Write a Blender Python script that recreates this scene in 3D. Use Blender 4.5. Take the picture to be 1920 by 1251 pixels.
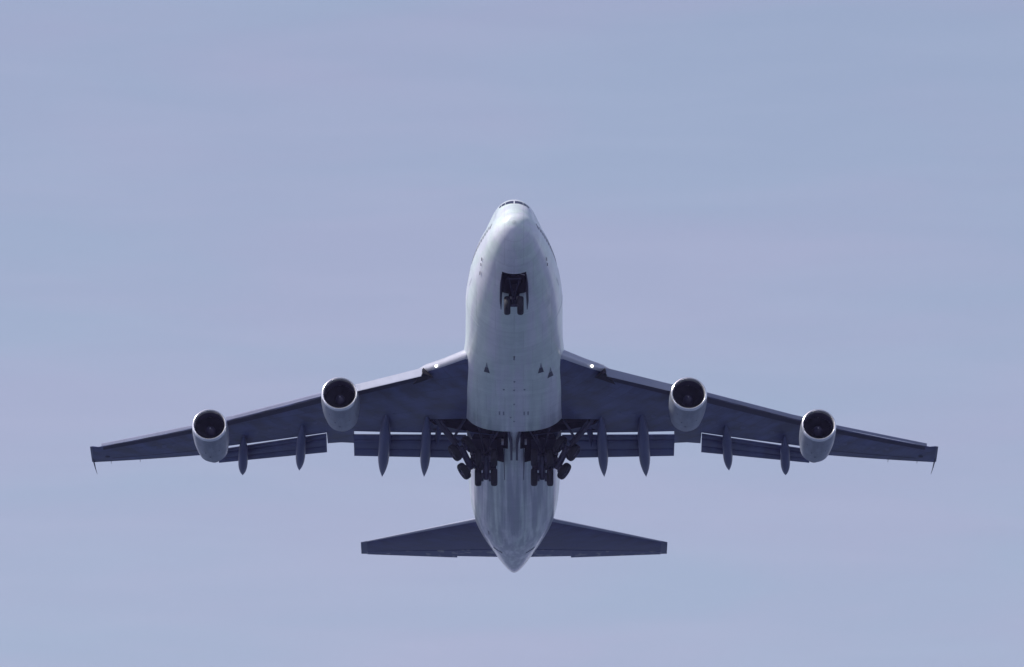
import bpy, bmesh, math, random
from mathutils import Vector, Matrix, Euler
random.seed(7)
R = math.radians
sc = bpy.context.scene
C = sc.collection
for o in list(bpy.data.objects): bpy.data.objects.remove(o)

# ------------------------------------------------------------------ where things are
# Plane frame: x to its port/starboard, y aft from the nose, z up.  World: z up, camera at eye height.
PITCH = R(13.0)                       # nose-up attitude after take-off
VIEW = R(22.5)                        # angle between the line of sight and the fuselage axis
DIST = 520.0                          # metres to mid fuselage
CAM = Vector((0, 0, 1.7))
elev = VIEW - PITCH
mid = CAM + Vector((0, DIST*math.cos(elev), DIST*math.sin(elev)))      # world point of (0,34,0)
ROT = Euler((-PITCH, 0, 0))
RM = ROT.to_matrix()
ORIGIN = mid - RM @ Vector((0, 34.0, 0))

# ------------------------------------------------------------------ camera
cd = bpy.data.cameras.new('camera'); cam = bpy.data.objects.new('camera', cd); C.objects.link(cam)
cam.location = CAM
cam.rotation_euler = (R(90)+elev, 0, 0)
cd.sensor_width = 36.0
cd.lens = 26.95*520/1920*36
cd.shift_x = -4.0/1920
cd.shift_y = 169.7/1920
cd.clip_start = 1.0; cd.clip_end = 60000
sc.camera = cam

# ------------------------------------------------------------------ sun and sky
S_local = Vector((-0.64, -0.27, 0.72)).normalized()       # sun over the plane's starboard (picture left) side
S = (RM @ S_local).normalized()
sl = bpy.data.lights.new('sun', 'SUN'); sun = bpy.data.objects.new('sun', sl); C.objects.link(sun)
sl.energy = 4.9; sl.angle = R(0.5); sl.color = (1.0, 0.98, 0.95)
sun.rotation_euler = S.to_track_quat('Z', 'Y').to_euler()
w = bpy.data.worlds.new('World'); sc.world = w; w.use_nodes = True
nt = w.node_tree; nd = nt.nodes; lk = nt.links; nd.clear()
out = nd.new('ShaderNodeOutputWorld'); bg = nd.new('ShaderNodeBackground')
sky = nd.new('ShaderNodeTexSky'); sky.sky_type = 'NISHITA'; sky.sun_disc = False
sky.sun_elevation = math.asin(S.z); sky.sun_rotation = math.atan2(S.x, S.y)
sky.air_density = 1.0; sky.dust_density = 1.0; sky.ozone_density = 1.5
geo = nd.new('ShaderNodeTexCoord')
mp = nd.new('ShaderNodeMapping'); mp.inputs['Scale'].default_value = (13, 13, 62)
mp.inputs['Rotation'].default_value = (0, R(4), 0)
nz = nd.new('ShaderNodeTexNoise'); nz.inputs['Scale'].default_value = 1.0; nz.inputs['Detail'].default_value = 6
nz.inputs['Roughness'].default_value = 0.5
nz.inputs['Distortion'].default_value = 0.3
rp = nd.new('ShaderNodeValToRGB')
rp.color_ramp.elements[0].position = 0.38; rp.color_ramp.elements[0].color = (0.955, 1.008, 0.995, 1)
rp.color_ramp.elements[1].position = 0.60; rp.color_ramp.elements[1].color = (1.025, 0.997, 1.0, 1)
tint = nd.new('ShaderNodeMix'); tint.data_type = 'RGBA'; tint.blend_type = 'MULTIPLY'; tint.inputs[0].default_value = 1
tint.inputs[7].default_value = (1.85, 1.41, 1.33, 1)          # thin high cloud veil whitens the clear-sky colour
SKY_TINT = tint.inputs[7]
cl = nd.new('ShaderNodeMix'); cl.data_type = 'RGBA'; cl.blend_type = 'MULTIPLY'; cl.inputs[0].default_value = 1
veil = nd.new('ShaderNodeVectorMath'); veil.operation = 'MULTIPLY_ADD'      # high veil evens out the gradient near the horizon
veil.inputs[1].default_value = (1, 1, 0.55); veil.inputs[2].default_value = (0, 0, 0.14)
lk.new(geo.outputs['Generated'], veil.inputs[0]); lk.new(veil.outputs[0], sky.inputs[0])
lk.new(geo.outputs['Generated'], mp.inputs[0]); lk.new(mp.outputs[0], nz.inputs['Vector']); lk.new(nz.outputs[0], rp.inputs[0])
lk.new(sky.outputs[0], tint.inputs[6]); lk.new(tint.outputs[2], cl.inputs[6]); mp3 = nd.new('ShaderNodeMapping'); mp3.inputs['Scale'].default_value = (30, 30, 240); mp3.inputs['Rotation'].default_value = (0, R(-3), 0)
nz3 = nd.new('ShaderNodeTexNoise'); nz3.inputs['Scale'].default_value = 1.0; nz3.inputs['Detail'].default_value = 7; nz3.inputs['Distortion'].default_value = .5
rp3 = nd.new('ShaderNodeValToRGB'); rp3.color_ramp.elements[0].position = .42; rp3.color_ramp.elements[0].color = (.99, .99, .99, 1)
rp3.color_ramp.elements[1].position = .66; rp3.color_ramp.elements[1].color = (1.02, 1.012, 1.006, 1)
lk.new(geo.outputs['Generated'], mp3.inputs[0]); lk.new(mp3.outputs[0], nz3.inputs['Vector']); lk.new(nz3.outputs[0], rp3.inputs[0])
cmix = nd.new('ShaderNodeMix'); cmix.data_type = 'RGBA'; cmix.blend_type = 'MULTIPLY'; cmix.inputs[0].default_value = 1
lk.new(rp.outputs[0], cmix.inputs[6]); lk.new(rp3.outputs[0], cmix.inputs[7]); lk.new(cmix.outputs[2], cl.inputs[7])
lk.new(cl.outputs[2], bg.inputs[0]); lk.new(bg.outputs[0], out.inputs[0])
bg.inputs[1].default_value = 0.10

vs = sc.view_settings
sc.display_settings.display_device = 'sRGB'
vs.view_transform = 'Standard'; vs.look = 'None'; vs.gamma = 1; vs.exposure = 0.0; vs.use_curve_mapping = False

# ------------------------------------------------------------------ materials
def nodes(name):
    m = bpy.data.materials.new(name); m.use_nodes = True
    n = m.node_tree.nodes; return m, n, m.node_tree.links, n['Principled BSDF']

def paint(name, col, rough=0.35, spec=0.5, metal=0.0, coat=0.0, dirt=0.12, scale=(0.5, 0.15, 0.5), panels=None, panel_amt=0.25, c2=(.93, .94, .95)):
    """painted skin: faint streaks along the airflow, blotches and panel joints"""
    m, n, l, b = nodes(name)
    tc = n.new('ShaderNodeTexCoord')
    mp = n.new('ShaderNodeMapping'); mp.inputs['Scale'].default_value = scale
    a = n.new('ShaderNodeTexNoise'); a.inputs['Scale'].default_value = 2.2; a.inputs['Detail'].default_value = 8
    l.new(tc.outputs['Object'], mp.inputs[0]); l.new(mp.outputs[0], a.inputs['Vector'])
    mr = n.new('ShaderNodeMapRange'); mr.inputs[1].default_value = 0.35; mr.inputs[2].default_value = 0.7
    mr.inputs[3].default_value = 1.0 - dirt; mr.inputs[4].default_value = 1.0 + dirt*0.4
    l.new(a.outputs[0], mr.inputs[0])
    mul = n.new('ShaderNodeMix'); mul.data_type = 'RGBA'; mul.blend_type = 'MULTIPLY'; mul.inputs[0].default_value = 1
    mul.inputs[6].default_value = (*col, 1)
    l.new(mr.outputs[0], mul.inputs[7])
    last = mul.outputs[2]
    if panels:
        mp2 = n.new('ShaderNodeMapping'); mp2.inputs['Rotation'].default_value = (0, 0, R(panels[3]) if len(panels) > 3 else 0)
        l.new(tc.outputs['Object'], mp2.inputs[0])
        br = n.new('ShaderNodeTexBrick'); br.inputs['Scale'].default_value = 1.0
        br.inputs['Brick Width'].default_value = panels[0]; br.inputs['Row Height'].default_value = panels[1]
        br.inputs['Mortar Size'].default_value = panels[2]; br.inputs['Mortar Smooth'].default_value = 0.3
        br.inputs['Color1'].default_value = (1, 1, 1, 1); br.inputs['Color2'].default_value = (*c2, 1)
        k = 1-panel_amt
        br.inputs['Mortar'].default_value = (k, k, k, 1); br.offset = 0.37
        l.new(mp2.outputs[0], br.inputs['Vector'])
        m2 = n.new('ShaderNodeMix'); m2.data_type = 'RGBA'; m2.blend_type = 'MULTIPLY'; m2.inputs[0].default_value = 1
        l.new(last, m2.inputs[6]); l.new(br.outputs[0], m2.inputs[7]); last = m2.outputs[2]
    l.new(last, b.inputs['Base Color'])
    r2 = n.new('ShaderNodeMapRange'); r2.inputs[3].default_value = rough*0.85; r2.inputs[4].default_value = rough*1.25
    l.new(a.outputs[0], r2.inputs[0]); l.new(r2.outputs[0], b.inputs['Roughness'])
    b.inputs['Metallic'].default_value = metal
    b.inputs['Specular IOR Level'].default_value = spec
    b.inputs['Coat Weight'].default_value = coat; b.inputs['Coat Roughness'].default_value = 0.12
    return m

M = {}
M['white'] = paint('white_fuselage_paint', (0.66, 0.68, 0.70), 0.30, coat=0.3, dirt=0.10, panels=(3.1, 1.6, 0.018), panel_amt=0.16)
def fuselage_paint():
    m, n, l, b = nodes('white_fuselage_paint')
    tc = n.new('ShaderNodeTexCoord')
    def noise(scale, sc_, det=5):
        mp = n.new('ShaderNodeMapping'); mp.inputs['Scale'].default_value = scale; l.new(tc.outputs['Object'], mp.inputs[0])
        a = n.new('ShaderNodeTexNoise'); a.inputs['Scale'].default_value = sc_; a.inputs['Detail'].default_value = det; l.new(mp.outputs[0], a.inputs['Vector']); return a.outputs[0]
    def ramp(v, p0, c0, p1, c1):
        r_ = n.new('ShaderNodeValToRGB'); e = r_.color_ramp.elements; e[0].position = p0; e[0].color = (*c0, 1); e[1].position = p1; e[1].color = (*c1, 1); l.new(v, r_.inputs[0]); return r_.outputs[0]
    def mul(a, c, f=1.0):
        x = n.new('ShaderNodeMix'); x.data_type = 'RGBA'; x.blend_type = 'MULTIPLY'; l.new(a, x.inputs[6]); l.new(c, x.inputs[7])
        if isinstance(f, float): x.inputs[0].default_value = f
        else: l.new(f, x.inputs[0])
        return x.outputs[2]
    col = ramp(noise((1.1, .10, 1.1), 1.0, 3), .42, (0.66, 0.74, 0.70), .60, (0.71, 0.71, 0.76))      # faded paint, warmer and cooler lengths
    fine = ramp(noise((.8, .8, .8), 1.6, 9), .38, (.93, .935, .94), .62, (1, 1, 1)); col = mul(col, fine)
    for (w_, h_, mo, k) in ((1.25, 2.6, .028, .87), (5.0, 0.62, .018, .86)):
        br = n.new('ShaderNodeTexBrick'); br.inputs['Scale'].default_value = 1.0; br.inputs['Brick Width'].default_value = w_; br.inputs['Row Height'].default_value = h_
        br.inputs['Mortar Size'].default_value = mo; br.inputs['Color1'].default_value = (1, 1, 1, 1); br.inputs['Color2'].default_value = (.92, .93, .93, 1)
        br.inputs['Mortar'].default_value = (k, k, k, 1); l.new(tc.outputs['Object'], br.inputs['Vector']); col = mul(col, br.outputs[0])
    # fluid and soot streaks running aft, heavier behind the wheel wells
    st = ramp(noise((1.9, .055, 1.9), 1.5, 6), .44, (.45, .48, .56), .64, (1, 1, 1))
    sp = n.new('ShaderNodeSeparateXYZ'); l.new(tc.outputs['Object'], sp.inputs[0])
    mr = n.new('ShaderNodeMapRange'); mr.inputs[1].default_value = 20; mr.inputs[2].default_value = 38; mr.inputs[3].default_value = .12; mr.inputs[4].default_value = .95; l.new(sp.outputs[1], mr.inputs[0])
    col = mul(col, st, mr.outputs[0])
    l.new(col, b.inputs['Base Color']); b.inputs['Roughness'].default_value = 0.32
    b.inputs['Coat Weight'].default_value = 0.5; b.inputs['Coat Roughness'].default_value = 0.08
    return m
M['white'] = fuselage_paint()
M['belly'] = paint('belly_fairing_paint', (0.55, 0.60, 0.64), 0.38, dirt=0.14, panels=(1.9, 1.3, 0.02), panel_amt=0.2)
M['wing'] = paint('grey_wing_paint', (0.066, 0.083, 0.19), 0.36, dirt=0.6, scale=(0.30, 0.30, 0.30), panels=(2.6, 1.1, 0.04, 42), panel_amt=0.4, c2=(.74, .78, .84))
M['edge'] = paint('leading_edge_metal', (0.46, 0.47, 0.53), 0.36, metal=0.35, dirt=0.08)
M['krueger'] = paint('krueger_panel_paint', (0.26, 0.28, 0.36), 0.40, dirt=0.08)
M['krout'] = paint('outer_krueger_paint', (0.21, 0.225, 0.32), 0.38, dirt=0.1)
M['shadow_strip'] = paint('shadow_strip_paint', (0.022, 0.024, 0.05), 0.6, dirt=0.2)  # near-black paint for the shadow line under the leading edge
M['cone'] = paint('tail_cone_metal', (0.13, 0.14, 0.19), 0.5, dirt=0.3)
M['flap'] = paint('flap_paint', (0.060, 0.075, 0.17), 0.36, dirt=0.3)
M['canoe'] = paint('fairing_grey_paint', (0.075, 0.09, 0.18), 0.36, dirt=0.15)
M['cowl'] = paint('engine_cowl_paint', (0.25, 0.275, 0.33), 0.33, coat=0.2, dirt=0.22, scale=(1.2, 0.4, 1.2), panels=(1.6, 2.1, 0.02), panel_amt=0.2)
M['lip'] = paint('polished_intake_lip', (0.90, 0.90, 0.93), 0.16, metal=0.7, dirt=0.05)
M['duct'] = paint('intake_duct_lining', (0.020, 0.020, 0.050), 0.6, dirt=0.1)
M['fan'] = paint('fan_blade_metal', (0.02, 0.02, 0.028), 0.55, metal=0.2, dirt=0.1)
M['spin'] = paint('spinner_paint', (0.35, 0.35, 0.40), 0.3, dirt=0.1)
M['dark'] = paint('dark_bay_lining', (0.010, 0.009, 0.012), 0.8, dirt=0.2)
M['exhaust'] = paint('exhaust_metal', (0.16, 0.14, 0.13), 0.4, metal=0.8, dirt=0.2)
M['rubber'] = paint('tyre_rubber', (0.008, 0.008, 0.012), 0.7, dirt=0.2)
M['gear'] = paint('landing_gear_paint', (0.045, 0.043, 0.08), 0.4, dirt=0.35)
M['gearlight'] = paint('pale_gear_paint', (0.32, 0.30, 0.32), 0.4, dirt=0.2)
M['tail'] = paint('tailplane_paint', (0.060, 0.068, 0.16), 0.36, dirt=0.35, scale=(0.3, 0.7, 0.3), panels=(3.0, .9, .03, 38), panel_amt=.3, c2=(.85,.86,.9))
M['tip'] = paint('tip_cap_paint', (0.11, 0.125, 0.19), 0.4, dirt=0.1)
M['mark'] = paint('dark_marking', (0.05, 0.055, 0.075), 0.5, dirt=0.1)
M['greymark'] = paint('grey_marking', (0.22, 0.24, 0.28), 0.5, dirt=0.1)

def patchy(name, base, patch, thr):
    m, n, l, b = nodes(name)
    tc = n.new('ShaderNodeTexCoord'); a = n.new('ShaderNodeTexNoise'); a.inputs['Scale'].default_value = 1.5; a.inputs['Detail'].default_value = 5
    l.new(tc.outputs['Object'], a.inputs['Vector'])
    r = n.new('ShaderNodeValToRGB'); r.color_ramp.elements[0].position = thr; r.color_ramp.elements[0].color = (*base, 1)
    r.color_ramp.elements[1].position = thr+0.1; r.color_ramp.elements[1].color = (*patch, 1)
    l.new(a.outputs[0], r.inputs[0]); l.new(r.outputs[0], b.inputs['Base Color']); b.inputs['Roughness'].default_value = 0.4
    return m
M['elevator'] = patchy('worn_elevator_paint', (0.085, 0.095, 0.19), (0.30, 0.31, 0.34), 0.545)
m, n_, l_, b_ = nodes('cockpit_glass'); b_.inputs['Base Color'].default_value = (0.02, 0.022, 0.05, 1); b_.inputs['Roughness'].default_value = 0.08; M['glass'] = m
m, n_, l_, b_ = nodes('landing_lamp_glass'); b_.inputs['Base Color'].default_value = (0.9, 0.9, 0.85, 1)
b_.inputs['Emission Color'].default_value = (1.0, 1.0, 0.9, 1); b_.inputs['Emission Strength'].default_value = 2.5; M['lamp'] = m
m, n_, l_, b_ = nodes('ground_bounce_tint')
tc = n_.new('ShaderNodeTexCoord'); a = n_.new('ShaderNodeTexNoise'); a.inputs['Scale'].default_value = 0.01; a.inputs['Detail'].default_value = 10
r = n_.new('ShaderNodeValToRGB'); r.color_ramp.elements[0].color = (0.036, 0.055, 0.095, 1); r.color_ramp.elements[1].color = (0.070, 0.095, 0.150, 1)  # blue-grey albedo carries the cool bounce light wanted on the underside
r.color_ramp.elements[0].position = .35; r.color_ramp.elements[1].position = .65
l_.new(tc.outputs['Object'], a.inputs['Vector']); l_.new(a.outputs[0], r.inputs[0]); l_.new(r.outputs[0], b_.inputs['Base Color']); b_.inputs['Roughness'].default_value = 0.95
M['ground'] = m

# ------------------------------------------------------------------ helpers
def mk(name, verts, faces, mats, parent=None, fm=None, smooth=True, angle=35, label=None):
    me = bpy.data.meshes.new(name); me.from_pydata([tuple(v) for v in verts], [], faces)
    if not isinstance(mats, (list, tuple)): mats = [mats]
    for m in mats: me.materials.append(m)
    bm = bmesh.new(); bm.from_mesh(me); bmesh.ops.recalc_face_normals(bm, faces=bm.faces)
    bm.to_mesh(me); bm.free()
    if fm:
        for p, k in zip(me.polygons, fm): p.material_index = k
    if smooth:
        me.polygons.foreach_set('use_smooth', [True]*len(me.polygons)); me.set_sharp_from_angle(angle=R(angle))
    o = bpy.data.objects.new(name, me); C.objects.link(o)
    if parent: o.parent = parent
    if label: o['label'] = label
    return o

class MB:
    def __init__(s): s.v = []; s.f = []; s.m = []
    def add(s, v, f, k=0):
        b = len(s.v); s.v += [Vector(p) for p in v]; s.f += [tuple(b+i for i in q) for q in f]; s.m += [k]*len(f)
    def loft(s, rings, k=0, cap0=True, cap1=True, closed=True):
        n = len(rings[0]); v = [p for r in rings for p in r]; f = []
        for i in range(len(rings)-1):
            for j in range(n if closed else n-1):
                a = i*n+j; b = i*n+(j+1) % n; f.append((a, b, b+n, a+n))
        if cap0: f.append(tuple(range(n)))
        if cap1: f.append(tuple(range((len(rings)-1)*n, len(rings)*n)))
        s.add(v, f, k)
    def tube(s, pts, rad, k=0, n=10):
        pts = [Vector(p) for p in pts]
        if not isinstance(rad, (list, tuple)): rad = [rad]*len(pts)
        rings = []
        for i, p in enumerate(pts):
            d = (pts[min(i+1, len(pts)-1)]-pts[max(i-1, 0)]).normalized()
            a = d.orthogonal().normalized(); b = d.cross(a)
            if i: # keep frame stable
                a = (pa - d*pa.dot(d)).normalized(); b = d.cross(a)
            pa = a
            rings.append([p+a*math.cos(t)*rad[i]+b*math.sin(t)*rad[i] for t in [2*math.pi*j/n for j in range(n)]])
        s.loft(rings, k)
    def box(s, c, d, k=0, rot=None, bev=0):
        c = Vector(c); v = []
        for x in (-1, 1):
            for y in (-1, 1):
                for z in (-1, 1):
                    p = Vector((x*d[0]/2, y*d[1]/2, z*d[2]/2))
                    if rot: p = rot @ p
                    v.append(c+p)
        s.add(v, [(0, 1, 3, 2), (4, 6, 7, 5), (0, 4, 5, 1), (2, 3, 7, 6), (0, 2, 6, 4), (1, 5, 7, 3)], k)
    def lathe(s, prof, axis='y', n=48, k=0, origin=(0, 0, 0), rot=None, km=None, close=False):
        """prof: list of (y, r)"""
        o = Vector(origin); rings = []
        for (y, r) in prof:
            ring = []
            for j in range(n):
                t = 2*math.pi*j/n; p = Vector((math.cos(t)*r, y, math.sin(t)*r))
                if rot: p = rot @ p
                ring.append(o+p)
            rings.append(ring)
        b = len(s.f)
        s.loft(rings, k, cap0=not close, cap1=not close)
        if km:
            for i in range(len(prof)-1):
                for j in range(n): s.m[b+i*n+j] = km[i]
    def build(s, name, mats, parent=None, smooth=True, angle=35, label=None):
        return mk(name, s.v, s.f, mats, parent, s.m, smooth, angle, label)

def interp(tab, y):
    """monotone cubic through (y, v) pairs"""
    xs = [a for a, _ in tab]; vs_ = [b for _, b in tab]; n = len(xs)
    if y <= xs[0]: return vs_[0]
    if y >= xs[-1]: return vs_[-1]
    h = [xs[i+1]-xs[i] for i in range(n-1)]; dl = [(vs_[i+1]-vs_[i])/h[i] for i in range(n-1)]
    m = [dl[0]]+[0 if dl[i-1]*dl[i] <= 0 else 2*dl[i-1]*dl[i]/(dl[i-1]+dl[i]) for i in range(1, n-1)]+[dl[-1]]
    i = max(j for j in range(n-1) if xs[j] <= y); t = (y-xs[i])/h[i]
    return ((2*t**3-3*t*t+1)*vs_[i] + (t**3-2*t*t+t)*h[i]*m[i] + (-2*t**3+3*t*t)*vs_[i+1] + (t**3-t*t)*h[i]*m[i+1])
def lin(tab, x):
    if x <= tab[0][0]: return tab[0][1]
    for (a, va), (b, vb) in zip(tab, tab[1:]):
        if x <= b: return va+(vb-va)*(x-a)/(b-a) if b > a else vb
    return tab[-1][1]

def boolean_cut(o, cutters):
    """cut real openings, keep the cutters' own lining material"""
    for c in cutters:
        md = o.modifiers.new('cut', 'BOOLEAN'); md.operation = 'DIFFERENCE'; md.object = c; md.solver = 'EXACT'
    dg = bpy.context.evaluated_depsgraph_get(); dg.update()
    me = bpy.data.meshes.new_from_object(o.evaluated_get(dg)); old = o.data
    o.modifiers.clear(); o.data = me; me.name = old.name
    me.polygons.foreach_set('use_smooth', [True]*len(me.polygons)); me.set_sharp_from_angle(angle=R(32))
    for c in cutters: bpy.data.objects.remove(c)

def cutter(loops, mats):
    """closed prism through a list of rings, every face in lining material (slot 1)"""
    b = MB(); b.loft(loops, 1); return b.build('cutter', mats, None, smooth=False)

# ------------------------------------------------------------------ ground (outside the frame, it lights the belly)
g = MB(); nseg = 40; rg = 9000
gv = [(0, 0, 0)]; gf = []
for k in range(1, 7):
    for j in range(nseg):
        t = 2*math.pi*j/nseg; rr = rg*(k/6)**2; gv.append((math.cos(t)*rr, math.sin(t)*rr, 0))
for j in range(nseg): gf.append((0, 1+j, 1+(j+1) % nseg))
for k in range(5):
    for j in range(nseg):
        a = 1+k*nseg+j; b = 1+k*nseg+(j+1) % nseg; gf.append((a, a+nseg, b+nseg, b))
ground = mk('ground', gv, gf, M['ground'], smooth=False); ground['kind'] = 'structure'

# ------------------------------------------------------------------ the airliner
plane = bpy.data.objects.new('airliner', None); C.objects.link(plane)
plane.location = ORIGIN; plane.rotation_euler = ROT
plane['label'] = 'four engined white and grey wide-body jet airliner overhead with landing gear out'
plane['category'] = 'airplane'

# ---- fuselage shape: main lobe plus the upper-deck hump
T_w = [(0, 0.02), (.06, .36), (.2, .64), (.5, .96), (1, 1.28), (2, 1.68), (3.3, 2.02), (4.7, 2.35), (6.2, 2.64), (7.7, 2.86), (9.6, 3.07), (12.5, 3.25), (43, 3.25), (47, 3.15), (50, 2.95), (54, 2.45), (58, 1.78), (62, 1.10), (64.5, 0.66), (66.0, .42), (66.7, .30), (67.0, .20), (67.1, .08)]
T_b = [(0, .20), (.06, -.14), (.2, -.42), (.5, -.80), (1, -1.18), (2, -1.64), (3.3, -2.02), (5, -2.46), (7, -2.85), (9.5, -3.12), (12, -3.25), (45, -3.25), (49, -2.92), (53, -2.15), (57, -1.2), (61, -0.18), (64.5, .86), (66.0, 1.42), (66.7, 1.80), (67.0, 2.08), (67.1, 2.34)]
T_t = [(0, .24), (.06, .55), (.2, .80), (.5, 1.10), (1, 1.40), (1.6, 1.68), (2.2, 1.92), (3.5, 2.40), (5, 2.80), (8, 3.15), (10, 3.22), (12, 3.25), (46, 3.25), (54, 3.2), (58, 3.05), (62, 2.75), (64.5, 2.60), (66.0, 2.58), (66.7, 2.58), (67.0, 2.52), (67.1, 2.42)]
T_ht = [(0.7, 1.22), (1.3, 1.76), (2.2, 2.46), (3.0, 3.12), (4.2, 3.68), (5.3, 4.02), (8, 4.36), (10, 4.45), (15, 4.45), (19, 4.0), (23, 3.3), (26, 2.9)]
T_hr = [(0.7, .55), (1.3, .85), (2.2, 1.08), (3.0, 1.14), (4.2, 1.26), (5.3, 1.45), (8, 1.95), (10, 2.25), (15, 2.35), (19, 2.35), (23, 2.2), (26, 2.0)]
def fus(y, phi):
    """phi measured from +x towards +z"""
    w_ = interp(T_w, y); b = interp(T_b, y); t = interp(T_t, y)
    zc = (b+t)/2
    if y > 3 and y < 46: zc = 0.0 if y > 10 else (b+t)/2
    c, s_ = math.cos(phi), math.sin(phi)
    hh = (t-zc) if s_ > 0 else (zc-b)
    r = 1/math.sqrt((c/w_)**2+(s_/max(hh, .01))**2)
    if .7 < y < 26 and s_ > -.2:
        top = interp(T_ht, y); rr = interp(T_hr, y); h = top-rr-zc
        # ray from (0,zc) against circle centre (0,h) radius rr
        B = s_*h; disc = B*B-(h*h-rr*rr)
        if disc > 0:
            r2 = B+math.sqrt(disc)
            pw = 9 if y < 8 else 14
            if r2 > 0: r = (r**pw+r2**pw)**(1/pw)
    return Vector((c*r, y, zc+s_*r))
ys = [0]+[12*(k/46)**1.7 for k in range(1, 47)]
ys += [12+k*0.75 for k in range(1, 46)]
ys += [46+(67.1-46)*k/50 for k in range(0, 51)]+[66.8, 66.9, 67.0, 67.03, 67.07]
ys = sorted(set(round(y, 4) for y in ys))
NR = 96
b = MB(); b.loft([[fus(y, 2*math.pi*j/NR) for j in range(NR)] for y in ys], 0)
for i_, y in enumerate(ys[:-1]):
    if y >= 66.1: b.m[i_*NR:(i_+1)*NR] = [2]*NR
fus_o = b.build('fuselage', [M['white'], M['dark'], M['cone']], None)
M_CUT = [M['white'], M['dark'], M['cone']]
def boxcut(x0, x1, y0, y1, z0, z1):
    return cutter([[(x0, y0, z0), (x1, y0, z0), (x1, y0, z1), (x0, y0, z1)], [(x0, y1, z0), (x1, y1, z0), (x1, y1, z1), (x0, y1, z1)]], M_CUT)
cuts = [boxcut(-.80, .80, 3.35, 5.45, -4, -1.0), boxcut(-.36, .36, 5.35, 6.9, -4, -1.2)]
cuts += [boxcut(s_*.72, s_*4.2, 26.5, 33.3, -5, -1.3) for s_ in (-1, 1)]
cuts += [boxcut(s_*.42, s_*.73, 26.45, 30.7, -5, -1.35) for s_ in (-1, 1)]
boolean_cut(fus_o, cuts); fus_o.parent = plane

def fpatch(name, corners, mat, n=4, off=.012, th=.03, parent=fus_o, label=None):
    """a skin piece lying on the fuselage: corners in (y, phi)"""
    top = []; bot = []
    for i in range(n+1):
        for j in range(n+1):
            u, v = i/n, j/n
            y = (1-u)*((1-v)*corners[0][0]+v*corners[3][0])+u*((1-v)*corners[1][0]+v*corners[2][0])
            p = (1-u)*((1-v)*corners[0][1]+v*corners[3][1])+u*((1-v)*corners[1][1]+v*corners[2][1])
            P = fus(y, p); d1 = fus(y+.01, p)-P; d2 = fus(y, p+.002)-P; nn = d1.cross(d2).normalized()
            ctr = Vector((0, y, (interp(T_b, y)+interp(T_t, y))/2))
            if nn.dot(P-ctr) < 0: nn = -nn
            top.append(P+nn*off); bot.append(P+nn*(off-th))
    v = top+bot; N = (n+1)**2; f = []
    for i in range(n):
        for j in range(n):
            a = i*(n+1)+j; q = (a, a+1, a+n+2, a+n+1); f.append(q); f.append(tuple(N+x for x in reversed(q)))
    rim = [j for j in range(n+1)]+[i*(n+1)+n for i in range(1, n+1)]+[n*(n+1)+j for j in range(n-1, -1, -1)]+[i*(n+1) for i in range(n-1, 0, -1)]
    for a, c in zip(rim, rim[1:]+rim[:1]): f.append((a, c, N+c, N+a))
    return mk(name, v, f, mat, parent, label=label)
def phi_at_z(y, z, side):
    lo, hi = -math.pi/2, math.pi/2
    for _ in range(40):
        m_ = (lo+hi)/2
        if fus(y, m_).z < z: lo = m_
        else: hi = m_
    return lo if side > 0 else math.pi-lo
def y_at(x, z):
    """nose station where the skin passes through (x, z)"""
    lo, hi = 0.0, 14.0
    for _ in range(40):
        m_ = (lo+hi)/2; zc = (interp(T_b, m_)+interp(T_t, m_))/2
        if m_ > 10: zc = 0
        ph = math.atan2(z-zc, x); P = fus(m_, ph)
        if math.hypot(P.x, P.z-zc) > math.hypot(x, z-zc): hi = m_
        else: lo = m_
    zc = (interp(T_b, hi)+interp(T_t, hi))/2
    return hi, math.atan2(z-zc, x)
# windscreen panes
def pane(x0, x1, zb0, zb1, zt0, zt1, sgn):
    cs = [y_at(sgn*x0, zb0), y_at(sgn*x1, zb1), y_at(sgn*x1, zt1), y_at(sgn*x0, zt0)]
    fpatch('windshield_pane', cs, M['glass'], n=5)
for sgn in (-1, 1):
    pane(.045, .56, 2.58, 2.53, 2.95, 2.86, sgn)
    pane(.60, .82, 2.52, 2.48, 2.84, 2.76, sgn)
    pane(.85, .98, 2.47, 2.44, 2.74, 2.66, sgn)
# main-deck windows
y = 1.95; k = 0
while y < 26.5:
    for sgn in (-1, 1):
        if not (7.6 < y < 9.0 or 17.2 < y < 18.6):
            p0 = phi_at_z(y, 0.56, sgn); p1 = phi_at_z(y, 0.94, sgn)
            fpatch('cabin_window', [(y-.12, p0), (y+.12, p0), (y+.12, p1), (y-.12, p1)], M['greymark'] if 0 else M['mark'], n=2, off=.006)
    y += .51; k += 1
# cabin door outlines
def outline(y0, y1, z0, z1, sgn, t=.045):
    P = lambda yy, zz: (yy, phi_at_z(yy, zz, sgn))
    b_ = []
    for (a, c, d, e) in [((y0, z0), (y0+t, z0), (y0+t, z1), (y0, z1)), ((y1-t, z0), (y1, z0), (y1, z1), (y1-t, z1)), ((y0+t, z0), (y1-t, z0), (y1-t, z0+t), (y0+t, z0+t)), ((y0+t, z1-t), (y1-t, z1-t), (y1-t, z1), (y0+t, z1))]:
        b_.append([P(*a), P(*c), P(*d), P(*e)])
    # one mesh per door: merge the four strips
    objs = [fpatch('door_seam', q, M['greymark'], n=3, off=.005, th=.02, parent=None) for q in b_]
    V, F = [], []
    for o in objs:
        n0 = len(V); V += [v.co.copy() for v in o.data.vertices]; F += [tuple(n0+i for i in p.vertices) for p in o.data.polygons]
        me = o.data; bpy.data.objects.remove(o); bpy.data.meshes.remove(me)
    mk('cabin_door', V, F, M['greymark'], fus_o)
for sgn in (-1, 1):
    outline(7.75, 8.85, -.45, 1.55, sgn); outline(17.35, 18.45, -.45, 1.55, sgn)
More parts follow.
